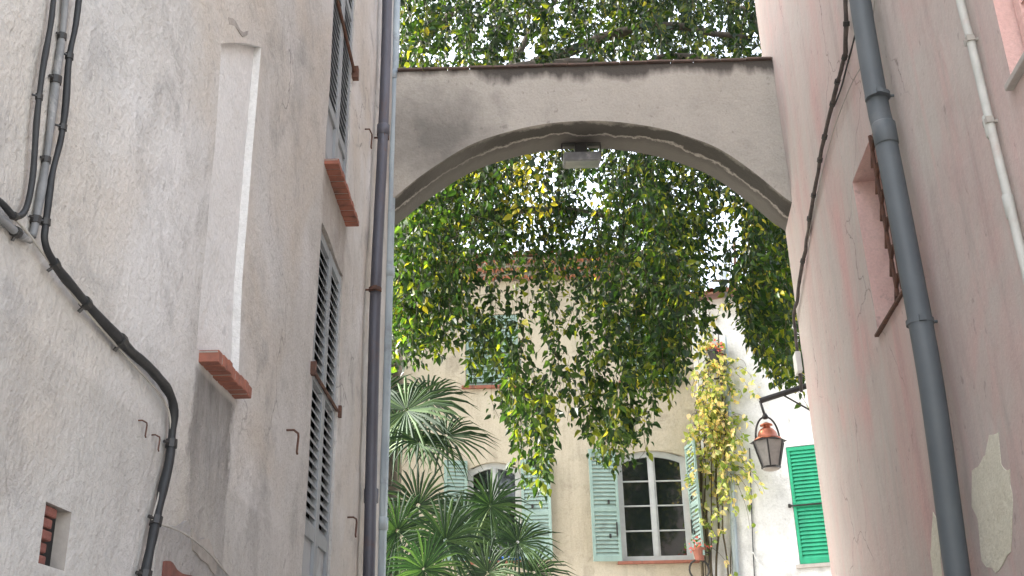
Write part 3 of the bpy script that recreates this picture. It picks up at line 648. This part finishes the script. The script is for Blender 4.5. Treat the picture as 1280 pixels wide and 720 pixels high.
# ------------------------------------------------------------------ LANTERN on the pink corner
LY = 9.0
def LP(px, py): return at(px, py, LY)
c = LP(960, 551); w = (LP(983, 551)-LP(938, 551)).x/2; hb = c.z-LP(964, 584).z
ln = root('wall_lantern', 'hexagonal copper topped lantern hanging from an iron arm on the pink corner', 'lantern', c)
mb = MB(); e0 = FRt(.0, 0, 0); end = Vector((LP(1006, 484).x+.05, 8.9, LP(1006, 484).z)); tip = Vector((c.x-.03, c.y, LP(955, 501).z))
mb.tube([end, tip], .026, 8); mb.tube([end-UP*.28, end*.4+tip*.6], .008, 6)
mb.box(lambda u, v, n: end+Vector((u, n, v)), -.0, .03, -.33, .06, -.03, .03); mb.build('arm', M['iron'], ln)
mb = MB(); top = Vector((c.x, c.y, LP(958, 521).z)); r_ = w*.66
arc = [c+Vector((math.cos(a)*r_, 0, .02+math.sin(a)*(top.z-c.z-.02))) for a in [math.pi*k/14 for k in range(15)]]
mb.tube(arc, .009, 8); mb.tube([top, tip], .012, 8); mb.lathe(top-UP*.01, [(.02, -.01), (.03, .01), (.015, .04)], 8); mb.build('hanger', M['iron'], ln, smooth=True)
mb = MB(); H1 = LP(958, 528).z-c.z
mb.lathe(c, [(w*.80, 0.005), (w*.72, .02), (w*.56, H1*.22), (w*.5, H1*.45), (w*.36, H1*.62), (w*.2, H1*.72), (w*.2, H1*.80), (w*.36, H1*.82), (w*.34, H1*.88), (w*.12, H1*.98), (.004, H1*1.02)], 18); mb.build('dome', M['copper'], ln, smooth=True)
mb = MB(); mb.tube([c-UP*.012, c+UP*.008], [w*1.03, w*.80], 6); ro = mb.build('rim', M['iron'], ln)
def hexp(r, z, k): a = math.pi/3*k+.25; return c+Vector((math.cos(a)*r, math.sin(a)*r, z))
wb = w*.52
mb = MB()
for k in range(6): mb.tube([hexp(w*.93, -.012, k), hexp(wb, -hb, k)], .008, 5)
mb.tube([c-UP*(hb-.004), c-UP*(hb+.012)], [wb*1.05, wb*1.02], 6); mb.build('cage', M['iron'], ln)
for k in range(6):
    g_ = MB(); g_.quad(hexp(w*.9, -.012, k), hexp(w*.9, -.012, k+1), hexp(wb*.96, -hb, k+1), hexp(wb*.96, -hb, k)); g_.build('pane', M['lamp_glass'], ln)
mb = MB(); mb.lathe(c-UP*(hb+.03), [(wb*.5, 0), (wb*.9, .012), (wb*.9, .018)], 12); mb.build('drip_tray', M['stone'], ln)

# ------------------------------------------------------------------ PLANTS
def leaf_into(mb, p, d, nrm, L, W_, tint, fold=.18, curl=.12):
    d = d.normalized(); s_ = d.cross(nrm); s_ = s_.normalized() if s_.length > 1e-6 else d.orthogonal(); n_ = s_.cross(d)
    def q(a, b): return p+d*(L*a)+s_*(W_*b)+n_*(abs(b)*W_*fold*2-curl*L*a*a)
    k = len(mb.v)
    mb.v += [q(0, 0), q(.28, -.46), q(.28, .46), q(.32, 0), q(.62, -.36), q(.62, .36), q(.66, 0), q(1.0, 0)]
    fs = [(0, 1, 3), (0, 3, 2), (1, 4, 6, 3), (3, 6, 5, 2), (4, 7, 6), (6, 7, 5)]
    mb.f += [tuple(k+i for i in f) for f in fs]; mb.mi += [0]*6; mb.tint += [tint]*6
rnd = random.Random(11)
def gcol(yellow=.03, p=None):
    x = rnd.random()
    if p is not None: x = max(yellow+.001, min(1, x-.36*max(0, noise.noise(p*.8+Vector((9, 2, 4)))+.1))) if x > yellow else x  # patches of lighter, yellower tint imitate light coming through the leaves
    if x < yellow: c_ = (.32, .31, .06)
    elif x < yellow+.09: c_ = (.13, .17, .03)
    elif x < .38: c_ = (.04, .085, .022)
    else: c_ = (.014, .038, .018)
    j = rnd.uniform(.75, 1.25); return tuple(v*j*(.62 if p is not None and p.z > 7.6 else 1) for v in c_)  # shade painted in: leaves high in the crown get a darker tint
def rvec(s_=1): return Vector((rnd.gauss(0, s_), rnd.gauss(0, s_), rnd.gauss(0, s_)))
def make_tree(label, base, limbs, strands, group, leafL=.1, r0=.28):
    t_ = root('tree', label, 'tree', base, group)
    nodes = []; tr = MB()
    for li, (pts, ra, rb_) in enumerate(limbs):
        sp = spline(pts, 6); n = len(sp); sp = [p+rvec(.02)*min(1, i/3) for i, p in enumerate(sp)]
        rs = [ra+(rb_-ra)*i/(n-1) for i in range(n)]
        if li == 0: tr.tube(sp, rs, 12)
        else:
            b = MB(); b.tube(sp, rs, 8); b.build('branch', M['bark'], t_, smooth=True); nodes += list(zip(sp, rs))
    tr.build('trunk', M['bark'], t_, smooth=True)
    tw = MB(); lf = MB(); lf.tint = []
    nodes_now = [(p, r) for p, r in nodes]
    for (bot, Ls, yel, dens) in sorted(strands, key=lambda s_: -s_[0].z):
        sway = rvec(.16); sway.z = 0
        top = bot+sway*Ls+UP*Ls
        k = min(nodes_now, key=lambda q: (q[0]-top).length+.5*max(0, top.z-q[0].z)); a = k[0]
        dist = (a-top).length
        midp = a.lerp(top, .5)+UP*min(.25, dist*.18)+rvec(.05*dist)
        path = spline([a, midp, top+UP*.04, top.lerp(bot, .5)+rvec(.05), bot], 4)
        r_s = min(k[1]*.7, .006+.006*dist+.003*Ls); n = len(path)
        tw.tube(path, [max(.0022, r_s*(1-i/n)) for i in range(n)], 5, cap=False)
        for i in range(2, 9, 2): nodes_now.append((path[i], max(.005, r_s*(1-i/n))))
        if dist > .5: s0_ = max(2, int(n*.22))
        else: s0_ = 3
        # leaves along the path
        for i in range(s0_, n-1):
            p0, p1 = path[i], path[i+1]; seg = (p1-p0).length; cnt = max(1, int(seg/.022*dens*(.75+.5*rnd.random())))
            for j in range(cnt):
                p = p0.lerp(p1, rnd.random()); side = rvec(1); side.z *= .4; side.normalize()
                pet = p+side*rnd.uniform(.02, .09)+UP*rnd.uniform(-.02, .02)
                dd = side*rnd.uniform(.2, 1.2)+Vector((0, 0, -rnd.uniform(.1, 1.3))); L_ = leafL*rnd.choice((.55, .7, .85, 1.0, 1.2))*rnd.uniform(.85, 1.15)
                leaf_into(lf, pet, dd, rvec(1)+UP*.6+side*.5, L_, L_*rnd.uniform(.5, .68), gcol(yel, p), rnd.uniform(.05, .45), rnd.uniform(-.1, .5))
    tw.build('twigs', M['twig'], t_); lf.build('crown', M['leaf'], t_)
    return len(lf.f)
def lerp_prof(prof, x):
    for (a, ya), (b, yb) in zip(prof, prof[1:]):
        if a <= x <= b: return ya+(yb-ya)*(x-a)/(b-a)
    return prof[-1][1]
# lowest hanging tip of the foliage across the photo
prof = [(470, 470), (500, 470), (520, 440), (560, 440), (600, 455), (625, 500), (650, 560), (672, 605), (690, 560), (700, 500), (720, 530), (745, 575), (770, 580), (800, 575), (825, 480), (850, 455), (880, 440), (915, 400), (940, 430), (960, 480), (1000, 490), (1030, 470)]
SA, SB = [], []
def add_strand(px, py, Y, Ls, yel, dens=1.0):
    p = at(px, py, Y)
    tgt = SB if px > 850+rnd.uniform(-40, 40) else SA
    tgt.append((p, Ls, yel, dens))
def keep(p, lo, sc=.95):
    return noise.noise(p*sc)+.35*noise.noise(p*2.3) > lo+rnd.uniform(-.12, .12)
for i in range(150):
    px = rnd.uniform(938, 1000); py = rnd.uniform(230, lerp_prof(prof, px)); add_strand(px, py, rnd.uniform(10, 13.5), rnd.uniform(.35, .8), .025)
for i in range(130):
    px = rnd.uniform(480, 570); py = rnd.uniform(250, 440); add_strand(px, py, rnd.uniform(10, 13.5), rnd.uniform(.35, .8), .012)
for i in range(230):
    px = rnd.uniform(500, 900); py = rnd.uniform(210, 345); add_strand(px, py, rnd.uniform(11.5, 15), rnd.uniform(.3, .8), .03, .9)
n_ = 0
while n_ < 1500:
    px = rnd.uniform(478, 1010); b = lerp_prof(prof, px)+45*noise.noise(Vector((px*.035, 3, 1)))+rnd.gauss(0, 14)
    py = b-abs(rnd.gauss(0, 10)) if rnd.random() < .2 else rnd.uniform(150, b)
    n_ += 1
    if 885 < px < 935 and py > 330 and rnd.random() < .75: continue
    if 565 < px < 655 and 370 < py < 500 and rnd.random() < .8: continue
    if py > 350 and 690 < px < 720 and rnd.random() < .5: continue
    Y = rnd.uniform(10.0, 14.5) if py < 420 else rnd.uniform(10.0, 13.0)
    p = at(px, py, Y)
    if not keep(p, -.2 if py < 330 else -.02): continue
    add_strand(px, py, Y, rnd.uniform(.35, 1.0), .35 if (645 < px < 695 and 200 < py < 310) else (.05 if px > 880 else .012))
for i in range(1150):                                       # crown seen above the arch
    px = rnd.uniform(470, 990); py = rnd.uniform(-330, 130) if i % 3 else rnd.uniform(-60, 110); Y = rnd.uniform(9.8, 14.5)
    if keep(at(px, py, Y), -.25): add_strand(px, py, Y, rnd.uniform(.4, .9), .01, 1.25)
A0 = Vector((-2.6, 12.6, 0)); B0 = Vector((4.9, 12.0, 0))
limA = [([A0, A0+Vector((.05, 0, 2.5)), A0+Vector((-.1, .1, 5)), A0+Vector((.1, 0, 7.2))], .3, .2),
        ([A0+Vector((.1, 0, 7.0)), (-1.4, 12.2, 8.6), (.2, 11.8, 9.6), (1.8, 11.2, 9.9), (3.0, 10.8, 9.4)], .15, .03),
        ([A0+Vector((.1, 0, 6.6)), (-1.5, 11.2, 8.0), (-.2, 10.8, 8.9), (1.2, 10.6, 8.9), (2.2, 10.6, 8.3)], .12, .025),
        ([A0+Vector((.1, 0, 6.2)), (-1.6, 12.8, 7.4), (-.3, 13.2, 8.2), (1.2, 13.6, 8.4), (2.4, 13.4, 7.9)], .11, .02),
        ([A0+Vector((.1, 0, 7.1)), (-2.0, 12.8, 9.6), (-1.0, 12.8, 11.2), (.4, 12.6, 12.2)], .12, .03),
        ([(-.1, 11.9, 9.5), (.5, 12.3, 10.9), (1.4, 12.4, 12.0)], .06, .02),
        ([(-1.3, 11.1, 8.1), (-.9, 10.2, 8.3), (-.2, 9.8, 8.2)], .05, .015)]
limB = [([B0, B0+Vector((-.05, 0, 2.5)), B0+Vector((.1, .1, 5)), B0+Vector((-.1, 0, 6.8))], .28, .18),
        ([B0+Vector((-.1, 0, 6.6)), (4.0, 11.6, 8.0), (3.2, 11.2, 8.8), (2.2, 11.0, 9.3), (1.2, 11.4, 9.1)], .12, .02),
        ([B0+Vector((-.1, 0, 6.2)), (4.2, 11.0, 7.3), (3.4, 10.6, 7.9), (2.8, 10.4, 8.3)], .10, .02),
        ([B0+Vector((-.1, 0, 5.6)), (4.2, 12.6, 6.5), (3.5, 13.0, 7.0), (2.8, 13.4, 7.2)], .09, .02),
        ([B0+Vector((-.1, 0, 6.8)), (4.3, 12, 8.8), (3.6, 12, 10.4), (2.8, 12, 11.2)], .10, .02)]
n1 = make_tree('leafy tree reaching in from the left behind the arch, hanging before the cream house', A0, limA, SA, None)
n2 = make_tree('leafy tree hanging in from behind the pink house above the lantern', B0, limB, SB, None)
print('leaf faces', n1, n2)

# climber on the corner of the cream house
vn = root('climbing_vine', 'sunlit yellow green climber with bare stems on the corner of the cream house', 'vine', FH.P(895, 720, .3))
st_ = MB(); lf = MB(); lf.tint = []
for px0, n, r in ((873, .05, .03), (882, .10, .028), (892, .2, .022), (903, .3, .018), (911, .3, .012), (886, .28, .012), (878, .16, .014)):
    pts = [FH.P(px0+rnd.uniform(-4, 4)+(py-500)*.02, py, n+.1) for py in (1100, 900, 720, 660, 600, 540, 480, 430, 390)]
    sp = spline(pts, 4); st_.tube(sp, [r*(1-.6*i/len(sp)) for i in range(len(sp))], 6)
def shoot(px, py, n0, Lh_, cnt, sc=1):
    p = FH.P(px, py, n0+.1); d = Vector((rnd.gauss(.1, .5), -abs(rnd.gauss(.3, .3)), rnd.gauss(-.2, .5))).normalized()
    sp = spline([p, p+d*Lh_*.5+UP*.06, p+d*Lh_-UP*.12, p+d*Lh_*1.15-UP*Lh_*.6], 4); st_.tube(sp, [.006*(1-.7*i/len(sp)) for i in range(len(sp))], 4)
    for j in range(cnt):
        q = rnd.choice(sp[2:])+rvec(.035); L_ = rnd.uniform(.06, .13)*sc; c_ = rnd.choice(((.62, .58, .36), (.38, .44, .18), (.7, .58, .4), (.16, .24, .07), (.28, .34, .1)))
        leaf_into(lf, q, rvec(1)+Vector((0, -.3, -1.0)), rvec(1)+Vector((0, -1, .5)), L_, L_*.72, c_, rnd.uniform(.05, .4), rnd.uniform(-.1, .5))
for i in range(210):
    py = rnd.choice((rnd.gauss(500, 42), rnd.gauss(545, 55), rnd.uniform(400, 690)))
    if py > 595 and rnd.random() < .6: continue
    shoot(rnd.choice((873, 882, 892, 903, 911))+rnd.gauss(0, 3)+(py-500)*.02, py, rnd.uniform(.1, .35), rnd.uniform(.2, .55), rnd.randint(6, 13))
for i in range(9): shoot(910, 588+rnd.gauss(0, 8), .3, rnd.uniform(.4, .75), 10)
st_.build('stems', M['twig'], vn, smooth=True); lf.build('foliage', M['vine_leaf'], vn)

# ring plant holders on the corner
def ring_holder(px, py, rad, label, cols):
    p = FH.P(px, py, .5); rt = root('plant_holder', label, 'plant holder', p, 'iron ring plant holders by the climber')
    mb = MB(); mb.tube([p+Vector((math.cos(2*math.pi*k/20)*rad, 0, math.sin(2*math.pi*k/20)*rad)) for k in range(21)], .016, 6, cap=False)
    mb.tube([p+Vector((rad, 0, rad*.4)), p+Vector((rad*1.3, 0, rad*1.6)), p+Vector((rad*.3, 0, rad*1.9))], .012, 6); mb.tube([p+Vector((rad, 0, 0)), p+Vector((rad+.1, .5, 0))], .012, 6); mb.build('ring', M['iron'], rt)
    mb = MB(); mb.lathe(p+Vector((.02, 0, rad*.9)), [(.07, 0), (.1, .16), (.115, .16), (.115, .2), (.09, .2)], 12); mb.build('pot', cols, rt, smooth=False)
    fl_ = MB(); fl_.tint = []
    for i in range(60):
        q = p+Vector((.06, 0, rad*.9+.24))+Vector((rnd.gauss(0, .09), rnd.gauss(0, .07), rnd.gauss(0, .06))); leaf_into(fl_, q, rvec(), rvec(), .06, .045, (.65, .16, .2) if rnd.random() < .5 else (.08, .16, .04))
    fl_.build('flowers', M['vine_leaf'], rt)['kind'] = 'stuff'
ring_holder(874, 712, .16, 'iron ring holder with pink flowers at the foot of the climber', M['terracotta'])
ring_holder(893, 462, .17, 'iron ring holder high among the climber leaves', M['iron'])

# fan palms
def fan_into(mb, c, d, nrm, r, N=38, spread=320, droop=.3):
    d = d.normalized(); s_ = d.cross(nrm).normalized(); n_ = s_.cross(d)
    g_ = rnd.uniform(.8, 1.2)
    for i in range(N):
        a = R(-spread/2+spread*i/(N-1)+rnd.uniform(-2, 2)); e_ = d*math.cos(a)+s_*math.sin(a); w_ = e_.cross(n_)
        L_ = r*(.78+.22*math.cos(a*.6))*rnd.uniform(.92, 1.06); hw = r*.026; dr = droop*rnd.uniform(.5, 1.5)
        col_ = rnd.choice(((.022, .055, .024), (.034, .078, .03), (.016, .04, .02), (.06, .115, .04))); col_ = tuple(v*g_ for v in col_)
        k = len(mb.v)
        for t__, ww in ((.04, .3), (.45, 1.0), (.75, .75), (1.0, .05)):
            p = c+e_*(L_*t__)-n_*(0)-UP*(dr*L_*t__**3)+n_*(.10*r*math.sin(t__*2))
            mb.v += [p-w_*hw*ww, p+n_*hw*ww*.7, p+w_*hw*ww]
        for q in range(3):
            b = k+q*3; mb.f += [(b, b+1, b+4, b+3), (b+1, b+2, b+5, b+4)]; mb.mi += [0, 0]; mb.tint += [col_, col_]
def palm(label, base, crown, fans, kf=1.0, group='fan palms below the foliage'):
    rt = root('fan_palm', label, 'palm', base, group)
    mb = MB(); sp = spline([base, base.lerp(crown, .5)+Vector((.05, 0, 0)), crown], 8); mb.tube(sp, [.11+.02*math.sin(i*2.3) for i in range(len(sp))], 12); mb.build('trunk', M['fibre'], rt, smooth=True)
    for c_, d, nr, r in fans:
        r *= kf
        pt_ = MB(); d = Vector(d); pt_.tube(spline([crown, crown.lerp(c_, .5)+UP*.10, c_], 5), [.014]*5+[.010]*5+[.007], 6); pt_.build('leaf_stalk', M['petiole'], rt, smooth=True)
        lm = MB(); lm.tint = []; fan_into(lm, c_, d, Vector(nr), r); lm.build('frond', M['palm_leaf'], rt)
c1 = Vector((-1.62, 12.0, at(478, 575, 12).z))
f1 = [(at(508, 513, 11.6), (.9, -.2, .15), (.1, -.9, .5), .80), (at(557, 545, 11.7), (1, -.2, -.25), (.2, -.8, .7), .66), (at(523, 553, 11.3), (.8, -.3, -.55), (.5, -.6, .7), .62),
      (at(500, 540, 12.4), (-.3, .1, .9), (0, -1, .2), .6), (at(470, 500, 12), (-.8, 0, .5), (0, -1, .4), .7), (at(535, 500, 12.3), (.8, .2, .5), (0, -.9, .4), .62)]
palm('taller fan palm with its crown against the grey corner downpipes', Vector((-1.7, 12.1, 0)), c1, f1)
c2 = Vector((at(575, 760, 12.2).x, 12.2, at(575, 745, 12.2).z))
f2 = [(at(613, 632, 12.0), (.3, 0, 1), (.1, -1, .3), .52), (at(647, 678, 11.9), (.9, 0, .2), (.2, -1, .5), .50), (at(557, 676, 11.6), (-.1, 0, 1), (0, -1, .35), .62), (at(497, 664, 11.7), (-.5, 0, .8), (.1, -1, .4), .60),
      (at(600, 668, 12.6), (.2, .2, 1), (0, -1, .1), .6), (at(523, 632, 12.5), (-.4, .1, 1), (-.1, -1, .2), .62), (at(667, 716, 12.1), (1, 0, -.1), (.2, -.9, .6), .5), (at(530, 712, 11.4), (-.3, -.3, .7), (0, -1, .6), .55),
      (at(610, 716, 11.5), (.4, -.3, .6), (0, -1, .6), .5), (at(490, 720, 12), (-.8, 0, .4), (0, -1, .4), .6), (at(580, 655, 12.4), (0, .3, 1), (0, -1, .2), .6)]
palm('lower bushy fan palm before the left window of the cream house', Vector((c2.x, c2.y, 0)), c2, f2, 1.06)

# ------------------------------------------------------------------ GROUND
def structure(o): o['kind'] = 'structure'; return o
mb = MB(); mb.quad(Vector((-600, -600, 0)), Vector((600, -600, 0)), Vector((600, 600, 0)), Vector((-600, 600, 0))); structure(mb.build('ground', M['earth']))
mb = MB(); mb.quad(Vector((-1.2, -8, .004)), Vector((2.7, -8, .004)), Vector((2.7, 17.99, .004)), Vector((-1.2, 17.99, .004))); structure(mb.build('lane', M['lane']))

# ------------------------------------------------------------------ LIGHT
S = Vector((-.78, .12, .63)).normalized()
w_ = bpy.data.worlds.new('World'); scene.world = w_; w_.use_nodes = True; nt = w_.node_tree
sky = nt.nodes.new('ShaderNodeTexSky'); sky.sky_type = 'NISHITA'; sky.sun_disc = False
sky.sun_elevation = math.asin(S.z); sky.sun_rotation = math.atan2(S.x, S.y); sky.dust_density = 5; sky.air_density = 1.0; sky.ozone_density = 1
hs_ = nt.nodes.new('ShaderNodeHueSaturation'); hs_.inputs['Saturation'].default_value = .4; nt.links.new(sky.outputs[0], hs_.inputs['Color'])
nt.links.new(hs_.outputs[0], nt.nodes['Background'].inputs[0]); nt.nodes['Background'].inputs[1].default_value = 1.1
sun = bpy.data.lights.new('sun', 'SUN'); sun.energy = 14; sun.angle = R(.5); sun.color = (1, .95, .86)
so = bpy.data.objects.new('sun', sun); COL.objects.link(so); so.rotation_euler = S.to_track_quat('Z', 'Y').to_euler()
scene.view_settings.view_transform = 'Standard'; scene.view_settings.look = 'None'; scene.view_settings.exposure = 0
scene.cycles.max_bounces = 8; scene.cycles.diffuse_bounces = 6
